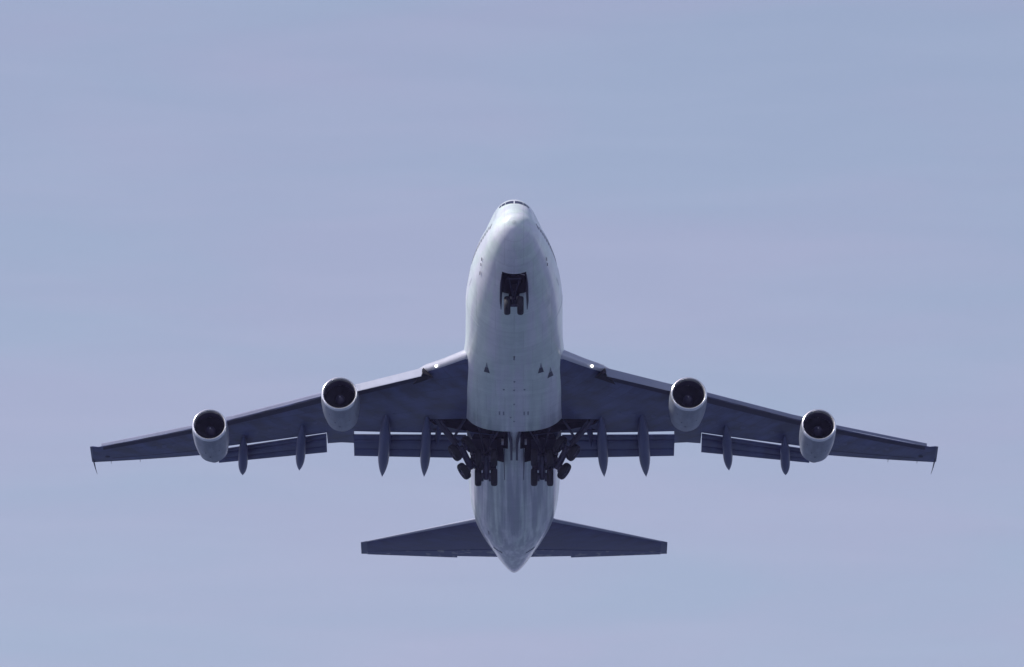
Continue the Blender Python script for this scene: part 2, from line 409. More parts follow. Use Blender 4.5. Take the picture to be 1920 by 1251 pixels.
# probes and small marks low on the nose
def mark(name, pts, r, mat='mark', off=0.01):
    P = [fus(yy, pp)+(fus(yy, pp)-Vector((0, yy, (interp(T_b, yy)+interp(T_t, yy))/2))).normalized()*off for yy, pp in pts]
    b = MB(); b.tube(P, r, n=6); return b.build(name, M[mat], fus_o)
for sgn in (-1, 1):
    for (yy, zz, L) in [(4.0, -.55, .25), (4.5, -.72, .18), (5.2, -1.0, .3)]:
        if sgn > 0 and yy > 5: continue
        mark('air_data_probe', [(yy, phi_at_z(yy, zz, sgn)), (yy+L, phi_at_z(yy+L, zz-.12, sgn))], .022, off=.05)
mark('drain_mast', [(14.2, -math.pi/2), (14.5, -math.pi/2)], .035, off=.08)
mark('drain_mast', [(16.2, -math.pi/2+.03), (16.35, -math.pi/2+.03)], .03, off=.05)
for (x, y0, x1, y1) in [(-1.42, 53.2, -.72, 53.85), (1.42, 53.2, .72, 53.85)]:
    mark('outflow_slot', [(y0, -math.pi/2+x*.42), ((y0+y1)/2, -math.pi/2+(x+x1)/2*.44), (y1, -math.pi/2+x1*.47)], .03, off=.005)
mark('access_latch', [(48.0, -math.pi/2-.62), (48.9, -math.pi/2-.62)], .025, off=.003)
b = MB()
for (yy, a, c) in [(36.5, -.5, .5), (40.5, -.42, .42), (45.0, -.5, .5), (50, -.45, .45), (57, -.5, .5)]:
    pass
# tail-cone ring
b = MB(); b.loft([[fus(67.1, 2*math.pi*j/48)*1.0+Vector((0, 0, 0)) for j in range(48)]], 0, cap0=False, cap1=False)
def ringband(name, y0, y1, mat, off):
    rings = []
    for yy, o_ in ((y0, 0), (y0, off), (y1, off), (y1, 0)):
        zc = (interp(T_b, yy)+interp(T_t, yy))/2
        rings.append([fus(yy, 2*math.pi*j/48)+(fus(yy, 2*math.pi*j/48)-Vector((0, yy, zc))).normalized()*o_ for j in range(48)])
    b = MB(); b.loft(rings, 0, False, False); return b.build(name, mat, fus_o)
ringband('tail_cone_seam', 66.02, 66.09, M['greymark'], .006)
# exhaust of the auxiliary unit in the tail cone
b = MB(); b.lathe([(67.0, .10), (67.15, .09), (67.15, .07), (67.0, .06)], origin=(0, 0, 2.38), n=20); b.build('tail_exhaust', M['exhaust'], plane)

# ---- belly fairing between the wings
T_fw = [(11.5, 3.235), (16, 3.27), (18, 3.41), (20, 3.54), (22, 3.60), (24, 3.58), (26.9, 3.54)]
T_fb = [(11.5, -3.235), (14, -3.28), (17, -3.38), (21, -3.48), (26.9, -3.5)]
T_fe = [(11.5, 2.0), (14, 2.1), (18, 2.5), (22, 2.7), (26.9, 2.7)]
T_fz = [(11.5, 0.0), (14, -.2), (17.5, -1.25), (20, -1.35), (26.9, -1.25)]
def fair(y, t):
    """t 0..1 from one upper edge under the belly to the other"""
    w_ = interp(T_fw, y); bt = interp(T_fb, y); zt = interp(T_fz, y); a = math.pi*(1+t); e = 2/interp(T_fe, y)
    c, s_ = math.cos(a), math.sin(a)
    return Vector((w_*math.copysign(abs(c)**e, c), y, zt+(bt-zt)*abs(s_)**e))
rings = []
fy = [11.5+(26.9-11.5)*k/50 for k in range(51)]
for yy in fy:
    r_ = [fair(yy, j/48) for j in range(49)]; zu = interp(T_fz, yy)+.2; r_ += [Vector((r_[-1].x*.93, yy, zu)), Vector((r_[0].x*.93, yy, zu))]
    rings.append(r_)
b = MB(); b.loft(rings, 0); 
fairing = b.build('belly_fairing', [M['white'], M['dark']], plane)
# the panel closing the aft end of the fairing is bay lining
def fmark(name, x, y0, y1, w0, w1, mat=None, off=.006, deep=.02):
    """small panel under the belly fairing, narrow end forward"""
    def zb_(xx, yy):
        w_ = interp(T_fw, yy); bt = interp(T_fb, yy); e = interp(T_fe, yy); zt = interp(T_fz, yy)
        zf = zt+(bt-zt)*(1-min(1, abs(xx)/w_)**e)**(1/e)
        wm = 3.25; 
        zm = -3.25*math.sqrt(max(0, 1-(xx/wm)**2)); return min(zf, zm)
    n = 6; top = []
    for i in range(n+1):
        yy = y0+(y1-y0)*i/n; hw = (w0+(w1-w0)*i/n)/2
        for xx in (x-hw, x+hw): top.append(Vector((xx, yy, zb_(xx, yy)-off)))
    bot = [p+Vector((0, 0, deep)) for p in top]; N = len(top); f = []
    for i in range(n):
        a = 2*i; f += [(a, a+1, a+3, a+2), (N+a, N+a+2, N+a+3, N+a+1), (a, a+2, N+a+2, N+a), (a+1, N+a+1, N+a+3, a+3)]
    f += [(0, N, N+1, 1), (2*n, 2*n+1, N+2*n+1, N+2*n)]
    return mk(name, top+bot, f, mat or M['mark'], fairing, smooth=False)
for (x, y0) in [(-1.84, 15.95), (1.80, 15.95), (2.45, 17.1)]:
    fmark('air_intake', x, y0, y0+1.25, .03, .32, M['greymark'])
    fmark('air_intake', x, y0+.62, y0+1.32, .20, .40, M['mark'], off=.014)
for x in (-1.0, -.72, .68, .95):
    fmark('vent_grille', x, 23.4, 24.0, .10, .10, M['greymark'])
for (x, y0) in [(0, 14.6), (0, 19.6), (0, 22.0), (0, 25.0), (-.7, 19.5), (.7, 19.5), (.02, 18.2), (-.24, 24.3)]:
    fmark('drain_port', x, y0, y0+.22, .14, .10, M['greymark'])

# glowing blister added on the fuselage side as a glint
def blister(name, x, y, z, r, mat, parent, flat=(1, 1, 1)):
    b = MB(); n = 10; rings = []
    for i in range(7):
        a = math.pi*(i+.5)/7
        rings.append([Vector((x+r*flat[0]*math.sin(a)*math.cos(2*math.pi*j/n), y-r*flat[1]*math.cos(a), z+r*flat[2]*math.sin(a)*math.sin(2*math.pi*j/n))) for j in range(n)])
    b.loft(rings); return b.build(name, mat, parent)
pp = phi_at_z(14.7, -1.5, 1); P = fus(14.7, pp)
blister('glint_blister', P.x, P.y, P.z, .085, M['lamp'], fus_o)  # emissive dome stands in for a bright glint on the skin

# ---- wings
DIH = math.tan(R(7))
def wz(x): return -1.9+(x-3.2)*DIH+1.5*((max(x, 3.2)-3.2)/26.6)**2
LE = [(1.2, 14.6), (3.2, 16.95), (4.9, 19.1), (6.2, 20.55), (10.8, 25.25), (13.3, 27.6), (19.45, 34.25), (22.7, 37.7), (29.7, 44.85), (30.0, 45.2)]
TEF = [(1.2, 33.2), (3.2, 33.4), (12.05, 35.75), (13.0, 36.3), (22.64, 42.95), (30.0, 48.15)]
CUT = {'in': [(2.0, 30.1), (3.24, 30.20), (11.14, 32.85)], 'out': [(13.0, 33.88), (19.63, 39.25), (20.9, 40.33)]}
TC = [(1.2, .125), (3.2, .12), (12, .10), (20, .085), (30, .08)]
def sect(t): return 5*(.2969*math.sqrt(t)-.126*t-.3516*t*t+.2843*t**3-.1015*t**4)
def tail_end(x, zone): return lin(CUT[zone], x) if zone in CUT else lin(TEF, x)
def wring(x, s, zone, inset):
    le = lin(LE, x)+inset; te = lin(TEF, x); c = te-le; T = lin(TC, x); ye = tail_end(x, zone)
    tcut = min(1.0, (ye-le)/c); n = 22; up_, lo_ = [], []
    for i in range(n+1):
        t = tcut*(1-math.cos(math.pi*i/n))/2; yt = sect(t)*c*T
        up_.append(Vector((s*x, le+t*c, wz(x)+yt*1.15))); lo_.append(Vector((s*x, le+t*c, wz(x)-yt*.78)))
    return up_[::-1]+lo_[1:-1]+[lo_[-1]+Vector((0, 0, -.004))]
def canoe(x, y0, z0, x1, y1, z1, wid, s, parent):
    b = MB(); n = 22; rings = []
    a = Vector((s*x, y0, z0)); e = Vector((s*x1, y1, z1)); d = (e-a)
    for i in range(29):
        t = i/28; r = 1.0
        f = (min(1, t/.3))**.55 if t < .3 else (1.0 if t < .58 else max(0.0, 1-((t-.58)/.42)**1.9))
        f = max(f, .03)
        sag = -.28*math.sin(math.pi*t)
        cpt = a+d*t+Vector((0, 0, sag))
        rings.append([cpt+Vector((math.cos(q)*wid*.54*f, 0, math.sin(q)*wid*.72*f)) for q in [2*math.pi*j/n for j in range(n)]])
    b.loft(rings); return b.build('flap_track_fairing', M['canoe'], parent)

def flap(s, name, xs, le, lez, te, tez, parent):
    """fore element and main element with a slot between, both in one deployed flap"""
    b = MB()
    for (a0, a1, dz, th) in [(0.0, .24, 0.0, .22), (.215, .66, -.05, .24), (.64, 1.0, -.03, .10)]:
        rings = []
        for x in xs:
            y0, z0, y1, z1 = lin(le, x), lin(lez, x), lin(te, x), lin(tez, x)
            A = Vector((s*x, y0+(y1-y0)*a0, z0+(z1-z0)*a0+dz)); B = Vector((s*x, y0+(y1-y0)*a1, z0+(z1-z0)*a1))
            d = B-A; nrm = Vector((0, -d.z, d.y)).normalized(); n = 10; T = th
            upp = [A+d*t+nrm*(T*.62*(sect(t)*2)+.004) for t in [(1-math.cos(math.pi*i/n))/2 for i in range(n+1)]]
            low = [A+d*t-nrm*(T*.30*(sect(t)*2)+.004) for t in [(1-math.cos(math.pi*i/n))/2 for i in range(n+1)]]
            rings.append(upp[::-1]+low[1:])
        b.loft(rings)
    return b.build(name, M['flap'], parent)

def krueger(s, xs, tab, th, parent, bend=.0, mat=None):
    """drooped panel ahead of the fixed leading edge; tab gives the upper aft edge and the lower forward edge"""
    b = MB(); rings = []
    for x in xs:
        yt, zt, yb, zb_ = [lin([(q[0], q[k]) for q in tab], x) for k in (1, 2, 3, 4)]
        A = Vector((s*x, yt, zt)); B = Vector((s*x, yb, zb_)); d = B-A
        nrm = Vector((0, -1, 0)) - d.normalized()*Vector((0, -1, 0)).dot(d.normalized()); nrm.normalize()
        n = 8; F, Bk = [], []
        for i in range(n+1):
            t = i/n; bow = bend*math.sin(math.pi*t)*1.0
            F.append(A+d*t+nrm*(bow+th*.5)); Bk.append(A+d*t+nrm*(bow-th*.5))
        # rounded lower nose
        e = B; nose = [e+d.normalized()*th*.55+nrm*(th*.25), e+d.normalized()*th*.55-nrm*th*.25]
        rings.append(F+nose+Bk[::-1])
    b.loft(rings); return b.build('krueger_flap', mat or M['krueger'], parent, angle=50)

def disc(name, c, nrm, r, th, mat, parent, n=16):
    c = Vector(c); nrm = Vector(nrm).normalized(); a = nrm.orthogonal().normalized(); q = nrm.cross(a)
    rings = [[c+nrm*h+a*math.cos(t)*rr+q*math.sin(t)*rr for t in [2*math.pi*j/n for j in range(n)]] for h, rr in ((-th, r), (0, r), (th*.5, r*.8))]
    b = MB(); b.loft(rings); return b.build(name, mat, parent)

def make_wing(s):
    zones = [(1.2, 3.25, 'full', 0), (3.25, 11.12, 'in', 0), (11.12, 13.02, 'full', 0), (13.02, 20.9, 'out', 0), (20.9, 30.0, 'full', 0)]
    stations = []
    for (a, c, zn, _) in zones:
        n = max(2, int((c-a)/.45))
        for i in range(n+1):
            x = a+(c-a)*i/n
            stations.append((x+(.004 if i == 0 else 0)-(.004 if i == n and c < 30 else 0), 'in' if zn == 'full' and x < 3.25 else zn))
    rings = []
    for x, zn in stations:
        inset = 0 if x < 6.2 or x > 29.6 else (.34 if not (11.0 < x < 13.2 or 20.3 < x < 22.4) else .2)
        rings.append(wring(x, s, zn, inset))
    # tip cap
    last = rings[-1]; cen = sum(last, Vector())/len(last)
    rings.append([cen+(p-cen)*.0+Vector((s*.16, (p.y-cen.y)*.96, (p.z-cen.z)*.45)) for p in last])
    b = MB(); b.loft(rings)
    # leading-edge skin of the bare root gets its own metal finish
    n = len(rings[0]); slot = []
    for i in range(len(rings)-1):
        for j in range(n):
            x = stations[min(i, len(stations)-1)][0]
            slot.append(1 if (x < 6.2 and 17 <= j <= 23) else (3 if x > 29.9 else 0))
    for k, v in enumerate(slot): b.m[k] = v
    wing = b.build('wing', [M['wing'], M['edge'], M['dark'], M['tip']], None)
    # wing-gear bay, cut out of the underside
    Zt = -1.55
    def tri(z): return [(s*1.0, 26.95, z), (s*3.5, 27.2, z), (s*5.9, 28.25, z), (s*5.5, 29.2, z), (s*3.4, 29.75, z), (s*3.1, 29.9, z), (s*1.0, 29.9, z)]
    bb = MB(); bb.loft([tri(-4), tri(-1.72)], 2)
    cu = bb.build('cutter', [M['wing'], M['edge'], M['dark'], M['tip']], None, smooth=False)
    boolean_cut(wing, [cu]); wing.parent = plane
    # flaps
    xi = [3.3+(11.14-3.3)*i/8 for i in range(9)]
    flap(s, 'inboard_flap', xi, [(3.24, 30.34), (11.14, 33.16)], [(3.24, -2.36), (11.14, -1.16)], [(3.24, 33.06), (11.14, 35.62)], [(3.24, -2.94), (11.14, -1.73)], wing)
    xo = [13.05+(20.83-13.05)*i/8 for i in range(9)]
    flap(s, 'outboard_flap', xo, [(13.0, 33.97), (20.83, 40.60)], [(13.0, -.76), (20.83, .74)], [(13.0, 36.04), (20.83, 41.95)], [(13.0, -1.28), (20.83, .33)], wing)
    # leading-edge flaps
    krueger(s, [6.25+(11.05-6.25)*i/8 for i in range(9)], [(6.04, 20.50, -1.43, 20.27, -2.10), (10.81, 25.17, -.74, 25.02, -1.30), (11.1, 25.4, -.7, 25.25, -1.27)], .05, wing)
    krueger(s, [12.85+(20.1-12.85)*i/10 for i in range(11)], [(12.8, 27.1, -.42, 26.95, -.70), (19.46, 34.21, .74, 34.08, .48), (20.2, 35.0, .88, 34.86, .64)], .05, wing, bend=.14, mat=M['krout'])
    krueger(s, [21.85+(29.3-21.85)*i/10 for i in range(11)], [(21.8, 36.7, 1.18, 36.58, .96), (22.69, 37.65, 1.36, 37.53, 1.16), (29.5, 44.7, 2.83, 44.6, 2.68)], .045, wing, bend=.11, mat=M['krout'])
    for (x0, x1) in [(6.3, 11.0), (12.9, 20.0), (21.9, 29.2)]:  # raised dark strip paints the shade of the open Krueger cavity
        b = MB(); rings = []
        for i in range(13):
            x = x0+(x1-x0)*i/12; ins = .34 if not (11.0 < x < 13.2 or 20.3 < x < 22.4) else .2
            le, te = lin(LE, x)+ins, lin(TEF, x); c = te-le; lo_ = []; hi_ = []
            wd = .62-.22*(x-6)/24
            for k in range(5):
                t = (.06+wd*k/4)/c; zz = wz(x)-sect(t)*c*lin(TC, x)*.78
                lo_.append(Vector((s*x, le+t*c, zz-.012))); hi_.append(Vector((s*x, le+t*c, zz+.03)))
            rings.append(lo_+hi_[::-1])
        b.loft(rings); b.build('leading_edge_shadow', M['shadow_strip'], wing)
    # flap track fairings
    canoe(5.97, 27.6, -2.0, 6.28, 36.11, -3.10, .66, s, wing)
    canoe(8.79, 28.4, -1.5, 9.22, 37.13, -2.68, .74, s, wing)
    canoe(14.70, 33.0, -.45, 15.06, 38.75, -1.55, .62, s, wing)
    canoe(18.92, 36.9, .32, 19.14, 41.71, -.70, .62, s, wing)
    # aileron hinge lines: thin raised seams under the outer trailing edge
    b = MB()
    for (x0, x1) in [(21.6, 28.6)]:
        P = []
        for i in range(8):
            x = x0+(x1-x0)*i/7; le, te = lin(LE, x), lin(TEF, x); t = .80; P.append(Vector((s*x, le+(te-le)*t, wz(x)-sect(t)*(te-le)*lin(TC, x)*.78)))
        b.tube(P, .022, n=5)
    b.build('aileron_seam', M['mark'], wing)
    # wing tip antenna, static wicks
    b = MB(); b.tube([(s*30.03, 46.2, 2.93), (s*30.04, 47.9, 2.90), (s*29.98, 49.2, 2.88), (s*29.9, 50.3, 2.86)], [.04, .06, .035, .012], n=8); b.build('tip_antenna', M['mark'], wing)
    for x in (28.75, 26.6):
        y_ = lin(TEF, x); b = MB(); b.tube([(s*x, y_-.05, wz(x)), (s*x, y_+.42, wz(x)-.03)], [.022, .012], n=5); b.build('static_wick', M['mark'], wing)
    x = 28.96; disc('fuel_vent', (s*x, 45.9+.35, wz(x)-.135), (0, -.02, -1), .17, .02, M['mark'], wing)
    for x in [7.2, 8.2, 9.6, 10.6, 13.8, 15.9, 17.0, 18.0, 22.6, 23.3, 24.0, 24.7, 25.4, 26.4]:
        le, te = lin(LE, x), lin(TEF, x); t = .46; c = te-le
        b = MB(); p = Vector((s*x, le+t*c, wz(x)-sect(t)*c*lin(TC, x)*.78)); n = 16
        b.loft([[p+Vector((math.cos(q)*.17*k, math.sin(q)*.27*k+math.cos(q)*s*.12*k, dz+math.cos(q)*s*.17*k*DIH)) for q in [2*math.pi*j/n for j in range(n)]] for dz, k in ((.03, 1), (-.012, 1), (-.016, .8))])
        b.build('access_cover', M['canoe'], wing)
    # landing lamps in the root leading edge
    x = 5.28; le = lin(LE, x)
    disc('landing_lamp', (s*x, le-.03, wz(x)-.12), (0, -1, -.35), .10, .13, M['lamp'], wing)
    # dark shoulder where the inboard leading-edge flap folds out
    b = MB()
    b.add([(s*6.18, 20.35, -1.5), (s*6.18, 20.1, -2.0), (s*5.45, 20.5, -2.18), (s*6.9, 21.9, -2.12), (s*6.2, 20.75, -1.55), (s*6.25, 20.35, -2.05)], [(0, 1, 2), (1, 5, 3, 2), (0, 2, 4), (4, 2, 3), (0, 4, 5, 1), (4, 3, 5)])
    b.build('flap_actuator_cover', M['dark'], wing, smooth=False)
    # row of dark ports outboard of the outer engine (small circles)
    return wing
wings = {s: make_wing(s) for s in (-1, 1)}

# ---- engines
def make_engine(s, x, y, z, L, rm, toe):
    root = bpy.data.objects.new('engine', None); C.objects.link(root); root.parent = plane
    root.location = (s*x, y, z); root.rotation_euler = (R(-1.0), 0, s*R(toe))
    q = rm/1.25
    # cowl: inner duct, then lip, then outer skin
    prof = [(1.25, 1.06*q), (.75, 1.045*q), (.35, 1.03*q), (.12, 1.045*q), (.03, 1.07*q), (0, 1.11*q), (.03, 1.158*q), (.12, 1.185*q), (.26, 1.21*q), (.30, 1.214*q), (.8, 1.245*q), (1.5, 1.25*q), (2.4, 1.225*q), (3.2, 1.16*q), (L, 1.04*q), (L, .98*q), (L-.9, .97*q)]
    km = [2, 2, 1, 1, 1, 1, 1, 1, 3, 0, 0, 0, 0, 0, 2, 2]
    b = MB(); b.lathe(prof, n=72, km=km, close=True)
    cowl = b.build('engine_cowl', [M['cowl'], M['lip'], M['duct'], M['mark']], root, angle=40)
    # cowl split lines, latches, small dark ports
    for yy in (1.15, 2.9):
        rr = lin([(0.8, 1.245), (1.5, 1.25), (2.4, 1.225), (3.2, 1.16), (4.2, 1.04)], yy)*q
        b = MB(); b.lathe([(yy, rr-.01), (yy, rr+.004), (yy+.025, rr+.004), (yy+.025, rr-.01)], n=72, close=True); b.build('cowl_seam', M['greymark'], cowl)
    for (ang, yy, r_) in [(-125, 1.2, .05), (-108, 2.3, .055), (-62, 2.1, .04), (-95, 3.0, .07)]:
        a = R(ang); rr = 1.245*q if yy < 2 else (1.235 if yy < 2.5 else 1.18)*q
        disc('cowl_port', (math.cos(a)*rr, yy, math.sin(a)*rr), (math.cos(a), 0, math.sin(a)), r_, .012, M['mark'], cowl, 10)
    # fan with separate blades
    b = MB(); NB = 38
    for i in range(NB):
        a = 2*math.pi*i/NB; pts = []
        for r_, tw in ((.36, 25), (.7, 42), (1.035, 60)):
            t = R(tw); hw = .085+.03*r_
            for sg in (-1, 1):
                ax = sg*hw*math.cos(t); tg = sg*hw*math.sin(t)
                c = Vector((math.cos(a)*r_*q, 1.2+ax, math.sin(a)*r_*q)); tv = Vector((-math.sin(a), 0, math.cos(a)))
                pts.append(c+tv*tg)
        n_off = Vector((0, .014, 0)); v = pts+[p+n_off for p in pts]
        b.add(v, [(0, 1, 3, 2), (2, 3, 5, 4), (6, 8, 9, 7), (8, 10, 11, 9), (0, 2, 8, 6), (2, 4, 10, 8), (1, 7, 9, 3), (3, 9, 11, 5), (4, 5, 11, 10), (0, 6, 7, 1)])
    b.build('fan', M['fan'], root, angle=30)
    b = MB(); b.lathe([(1.45, .2), (1.5, 1.055*q)], n=48, close=True); b.lathe([(1.48, .2), (1.48, 1.06*q), (1.53, 1.06*q), (1.53, .2)], n=48, close=True); b.build('fan_backing', M['dark'], root)
    b = MB(); b.lathe([(.62, .012), (.64, .04), (.8, .20), (1.0, .30), (1.25, .37), (1.45, .37)], n=32, km=[1, 0, 0, 0, 0]); b.build('spinner', [M['duct'], M['spin']], root)
    # core and plug
    b = MB(); b.lathe([(2.0, .8*q), (3.2, .86*q), (L+.5, .72*q), (L+1.3, .52*q), (L+1.3, .46*q), (L+.9, .44*q)], n=40, close=True); b.lathe([(L+.8, .4*q), (L+1.5, .28*q), (L+2.1, .03)], n=32)
    b.build('exhaust_nozzle', M['exhaust'], root)
    # pylon up to the wing (stays inside the nacelle's own width)
    inv = (Euler((R(-1.0), 0, s*R(toe))).to_matrix()).inverted()
    xw = x; le = lin(LE, xw)
    def W(yy, zz): return inv @ (Vector((s*xw, yy, zz))-Vector((s*x, y, z)))
    rings = []
    for (fr, wd) in ((0, .12), (.5, .17), (1, .15)):
        prof = [(y+1.1+(le+1.0-y-1.1)*fr, z+1.12*q+(wz(xw)-.1-z-1.12*q)*fr), (y+2.3+(le+2-y-2.3)*fr, None), (y+L+1.2+(le+6.5-y-L-1.2)*fr, None)]
        za = z+1.0*q+(wz(xw)-.25-z-1.0*q)*fr
        ring = []
        ya, yb, yc = prof[0][0], prof[1][0], prof[2][0]
        for (yy, hw) in ((ya, .03), (yb, wd), ((yb+yc)/2, wd), (yc, .03)): ring.append(W(yy, za)+Vector((hw, 0, 0)))
        for (yy, hw) in ((yc, .03), ((yb+yc)/2, wd), (yb, wd), (ya, .03)): ring.append(W(yy, za)-Vector((hw, 0, 0)))
        rings.append(ring)
    b = MB(); b.loft(rings); b.build('pylon', M['cowl'], root)
    return root
for s in (-1, 1):
    make_engine(s, 11.88, 22.4, -2.52, 4.1, 1.29, 1.5)
    make_engine(s, 20.95, 28.3, -2.38, 4.2, 1.245, 1.5)

# ---- tailplane
HLE = [(.3, 52.2), (2.77, 54.27), (11.19, 61.48)]; HTE = [(.3, 61.0), (4.15, 62.0), (11.23, 63.73)]
def hz(x): return .9+(x-2)*DIH
for s in (-1, 1):
    rings = []; xs = [.3+(11.2-.3)*i/24 for i in range(25)]
    for x in xs:
        le, te = lin(HLE, x), lin(HTE, x)-.02; c = te-le; n = 16; tcut = .76
        u_ = []; l2 = []
        for i in range(n+1):
            t = tcut*(1-math.cos(math.pi*i/n))/2; yt = sect(t)*c*.09; u_.append(Vector((s*x, le+t*c, hz(x)+yt))); l2.append(Vector((s*x, le+t*c, hz(x)-yt)))
        rings.append(u_[::-1]+l2[1:])
    b = MB(); b.loft(rings); nn = len(rings[0])
    for i in range(24):
        for j in range(nn):
            if xs[i] > 10.6: b.m[i*nn+j] = 1
            elif 13 <= j <= 17: b.m[i*nn+j] = 2
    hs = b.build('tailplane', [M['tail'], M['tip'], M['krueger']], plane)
    for (x0, x1, ext) in ((.9, 4.15, 0), (4.155, 10.75, .16)):
        rings = []
        for i in range(9):
            x = x0+(x1-x0)*i/8; le, te = lin(HLE, x), lin(HTE, x); c = te-le; t0 = .77; e = ext*(1-i/8*.7)
            z0 = sect(t0)*c*.09; rings.append([Vector((s*x, le+t0*c+.03, hz(x)+z0*.9)), Vector((s*x, te+e, hz(x)+.02-e*.3)), Vector((s*x, te+e, hz(x)-.02-e*.3)), Vector((s*x, le+t0*c+.03, hz(x)-z0*.9-.015))])
        b = MB(); b.loft(rings); b.build('elevator', M['elevator'], hs, angle=20)
    b = MB(); rings = []
    for x in (10.76, 11.2):
        le, te = lin(HLE, x), lin(HTE, x); c = te-le; t0 = .755; z0 = sect(t0)*c*.09
        rings.append([Vector((s*x, le+t0*c, hz(x)+z0)), Vector((s*x, te, hz(x)+.02)), Vector((s*x, te, hz(x)-.02)), Vector((s*x, le+t0*c, hz(x)-z0))])
    b.loft(rings); b.build('tip_cap', M['tip'], hs)
# ---- fin
rings = []
for i in range(15):
    t = i/14; z = 2.7+t*10.6; le = 53.5+t*10.2; te = 65.2+t*2.9; c = te-le; n = 14
    a = [Vector((sect(k/n)*c*.09, le+c*k/n, z)) for k in range(n+1)]; rings.append(a+[Vector((-p.x, p.y, p.z)) for p in a[1:-1]][::-1])
b = MB(); b.loft(rings); fin = b.build('tail_fin', M['white'], plane)
b = MB(); b.tube([(0, 66.0, 5), (0, 67.6, 12.6)], .05, n=6); b.build('rudder_hinge', M['greymark'], fin)

# ---- landing gear
def wheel(name, c, axle, r, wd, parent, rim=True):
    """tyre with rounded shoulders and a recessed hub"""
    q = Vector(axle).normalized().to_track_quat('Y', 'Z').to_matrix(); h = wd/2
    prof = [(-h*.55, .16*r), (-h*.5, .50*r), (-h*.92, .56*r), (-h, .72*r), (-h*.92, .88*r), (-h*.62, .975*r), (-h*.2, r), (h*.2, r), (h*.62, .975*r), (h*.92, .88*r), (h, .72*r), (h*.92, .56*r), (h*.5, .50*r), (h*.55, .16*r)]
    b = MB(); b.lathe(prof, n=32, origin=c, rot=q, km=[1, 1]+[0]*9+[1, 1]); return b.build(name, [M['rubber'], M['gear']], parent, angle=45)
def gear_root(name, loc=(0, 0, 0)):
    e = bpy.data.objects.new(name, None); C.objects.link(e); e.parent = plane; return e
# nose gear, swinging forward into its bay
ng = gear_root('nose_landing_gear')
wc = Vector((0, 5.22, -3.48))
for sx in (-1, 1): wheel('wheel', wc+Vector((sx*.435-.02, 0, 0)), (1, 0, 0), .62, .43, ng)
b = MB(); piv = Vector((0, 6.75, -1.9))
b.tube([piv, piv.lerp(wc, .6)], [.17, .17], n=14); b.tube([piv.lerp(wc, .55), wc], [.11, .11], n=12)
b.tube([wc-Vector((.3, 0, 0)), wc+Vector((.3, 0, 0))], .09, n=10); b.build('strut', M['gear'], ng)
b = MB(); b.tube([wc+Vector((-.0, .25, .15)), piv.lerp(wc, .45)+Vector((0, 0, -.3))], .06, n=8)
b.tube([piv.lerp(wc, .5), Vector((-.34, 4.6, -1.8))], .055, n=8); b.tube([piv.lerp(wc, .5), Vector((.34, 4.6, -1.8))], .055, n=8)
b.tube([(-.5, 4.6, -1.8), (.5, 4.6, -1.8)], .06, n=8); b.build('drag_brace', M['gear'], ng)
for sx in (-1, 1): disc('taxi_lamp', piv.lerp(wc, .35)+Vector((sx*.22, -.2, -.12)), (0, -1, -.3), .09, .05, M['gearlight'], ng)
def slab(name, pts, th, mat, parent, direction=(1, 0, 0)):
    d = Vector(direction).normalized()*th/2; v = [Vector(p)-d for p in pts]+[Vector(p)+d for p in pts]; n = len(pts)
    f = [tuple(range(n)), tuple(range(2*n-1, n-1, -1))]+[(i, (i+1) % n, n+(i+1) % n, n+i) for i in range(n)]
    return mk(name, v, f, mat, parent, smooth=False)
for sx in (-1, 1):
    slab('gear_door', [(sx*.80, 3.4, -2.0), (sx*.90, 3.6, -2.6), (sx*.93, 5.3, -3.12), (sx*.86, 6.4, -3.25), (sx*.80, 5.5, -2.5)], .05, M['gear'], ng)
# thin curved line inside the front of the bay (hoses)
b = MB(); b.tube([(.15, 3.6, -1.75), (.4, 3.6, -1.9), (.7, 3.6, -2.0)], .03, n=6); b.build('bay_hose', M['gearlight'], ng)

def bogie(root, c, along, axle, wb, tr, r=.62, wd=.46):
    c = Vector(c); along = Vector(along).normalized(); axle = Vector(axle).normalized()
    for a in (-1, 1):
        m_ = c+along*a*wb/2
        for t in (-1, 1): wheel('wheel', m_+axle*t*tr/2, axle, r, wd, root)
    b = MB(); b.tube([c-along*(wb/2+.15), c+along*(wb/2+.15)], .17, n=12)
    for a in (-1, 1): b.tube([c+along*a*wb/2-axle*tr*.42, c+along*a*wb/2+axle*tr*.42], .09, n=10)
    for t in (-1, 1): b.tube([c-along*wb*.42+axle*t*.2, c+along*wb*.42+axle*t*.2], .04, n=6)
    b.build('bogie_beam', M['gear'], root)
    for a in (-1, 1):
        for t in (-1, 1):
            p = c+along*a*wb/2+axle*t*tr*.24; b = MB(); b.tube([p-axle*.09, p+axle*.09], .30, n=16); b.build('brake_unit', M['gear'], root)
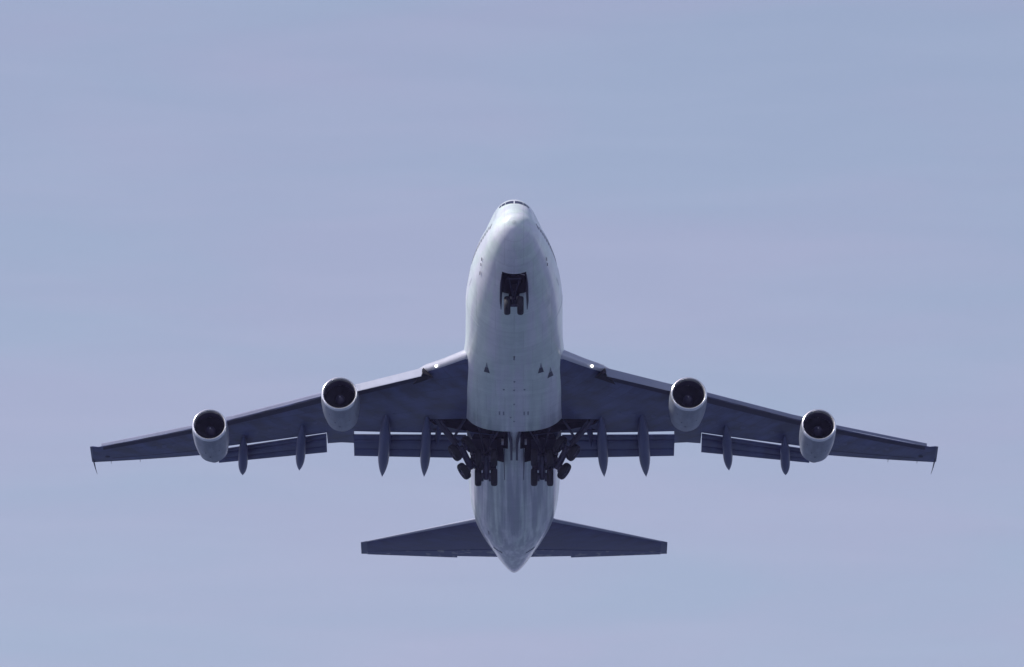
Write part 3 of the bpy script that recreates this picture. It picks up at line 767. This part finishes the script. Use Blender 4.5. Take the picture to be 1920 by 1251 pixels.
for s in (-1, 1):
    bg_ = gear_root('body_landing_gear')
    c = Vector((s*1.93, 30.58, -4.65)); al = Vector((0, .91, -1.1))
    bogie(bg_, c, al, (1, 0, 0), 1.42, 1.10)
    pv = Vector((s*1.93, 32.4, -1.9)); b = MB(); b.tube([pv, pv.lerp(c, .62)], [.27, .25], n=16); b.tube([pv.lerp(c, .6), c], .13, n=12)
    b.tube([c+Vector((0, .2, -.1)), pv.lerp(c, .7)+Vector((0, .33, 0)), pv.lerp(c, .5)], .05, n=8); b.build('strut', M['gear'], bg_)
    b = MB(); b.tube([pv.lerp(c, .55), (s*1.2, 29.2, -1.6)], .08, n=8); b.tube([pv.lerp(c, .55), (s*2.6, 29.2, -1.6)], .08, n=8)
    b.tube([(s*.95, 28.2, -2.7), pv.lerp(c, .4)], .05, n=6); b.build('drag_brace', M['gear'], bg_)
    b = MB(); rings = []
    for (xx, yy, zz, hh) in [(.46, 27.0, -3.3, .15), (.36, 27.7, -3.45, .3), (.22, 28.8, -3.6, .45), (.19, 30.0, -3.7, .5), (.19, 31.4, -3.8, .4)]:
        rings.append([Vector((s*xx+e*.075, yy, z_)) for e, z_ in ((-1, zz), (1, zz), (1, zz+hh), (-1, zz+hh))])
    b.loft(rings); b.build('gear_door', M['gear'], bg_)
    slab('gear_door', [(s*.66, 30.6, -3.2), (s*.70, 31.4, -3.55), (s*.66, 34.6, -3.95), (s*.70, 33.4, -3.3)], .05, M['gear'], bg_)
    slab('strut_door', [(s*1.15, 31.5, -2.2), (s*3.15, 31.4, -2.2), (s*3.05, 31.55, -3.3), (s*2.65, 31.7, -4.35), (s*1.25, 31.7, -4.45)], .05, M['gear'], bg_, direction=(0, 1, .1))
    b = MB(); b.box((s*.80, 29.6, -3.15), (.16, .5, .25)); b.build('door_actuator', M['gearlight'], bg_)
    # wing gear folding inboard
    wg = gear_root('wing_landing_gear')
    pv = Vector((s*5.43, 28.9, -1.7)); oa = Vector((s*3.45, 30.58, -4.93)); of = Vector((s*4.07, 29.53, -3.99))
    ax = Vector((s*.80, -.02, -.60)).normalized(); ax = (ax-(oa-of).normalized()*ax.dot((oa-of).normalized())).normalized()
    c = (oa+of)/2 - ax*.56
    bogie(wg, c, oa-of, ax, (oa-of).length, 1.12)
    b = MB(); b.tube([pv, pv.lerp(c, .65)], [.19, .18], n=14); b.tube([pv.lerp(c, .6), c], .12, n=12)
    b.tube([c+Vector((0, .25, 0)), pv.lerp(c, .75)+Vector((s*.1, .4, 0)), pv.lerp(c, .55)], .05, n=8); b.build('strut', M['gear'], wg)
    b = MB(); b.tube([(s*5.1, 28.7, -1.9), pv.lerp(c, .62)+Vector((-s*.28, .25, .1))], .07, n=8)
    b.tube([pv.lerp(c, .55), (s*3.4, 28.6, -1.9)], .09, n=8); b.tube([pv.lerp(c, .75)+Vector((s*-.3, .1, 0)), (s*2.9, 31.7, -4.3)], .05, n=6)
    b.tube([pv.lerp(c, .3), (s*5.6, 30.4, -1.9)], .06, n=8)
    b.build('side_brace', M['gear'], wg)
    slab('gear_door', [(s*5.30, 29.3, -1.95), (s*5.05, 29.9, -2.35), (s*5.30, 31.6, -2.75), (s*5.45, 31.0, -2.2)], .06, M['canoe'], wg)
    b = MB(); b.tube([(s*3.25, 29.2, -2.5), (s*2.95, 29.9, -2.75)], .06, n=8); b.build('retraction_link', M['gearlight'], wg)
    b = MB(); b.tube([(s*2.95, 30.6, -3.6), (s*2.75, 30.75, -3.6)], .09, n=8); b.build('door_hinge', M['gearlight'], wg)

# ------------------------------------------------------------------ the air between
hx = bpy.data.materials.new('haze'); hx.use_nodes = True; hn = hx.node_tree.nodes; hn.clear()
ho = hn.new('ShaderNodeOutputMaterial'); hv = hn.new('ShaderNodeVolumePrincipled')
hv.inputs['Color'].default_value = (0.50, 0.46, 0.95, 1); hv.inputs['Density'].default_value = 5e-5; hv.inputs['Anisotropy'].default_value = 0.0
hx.node_tree.links.new(hv.outputs[0], ho.inputs['Volume'])
b = MB(); b.box((0, 0, (160-1)/2), (18400, 18400, 161)); hz_o = b.build('haze', hx, None, smooth=False); hz_o['kind'] = 'stuff'
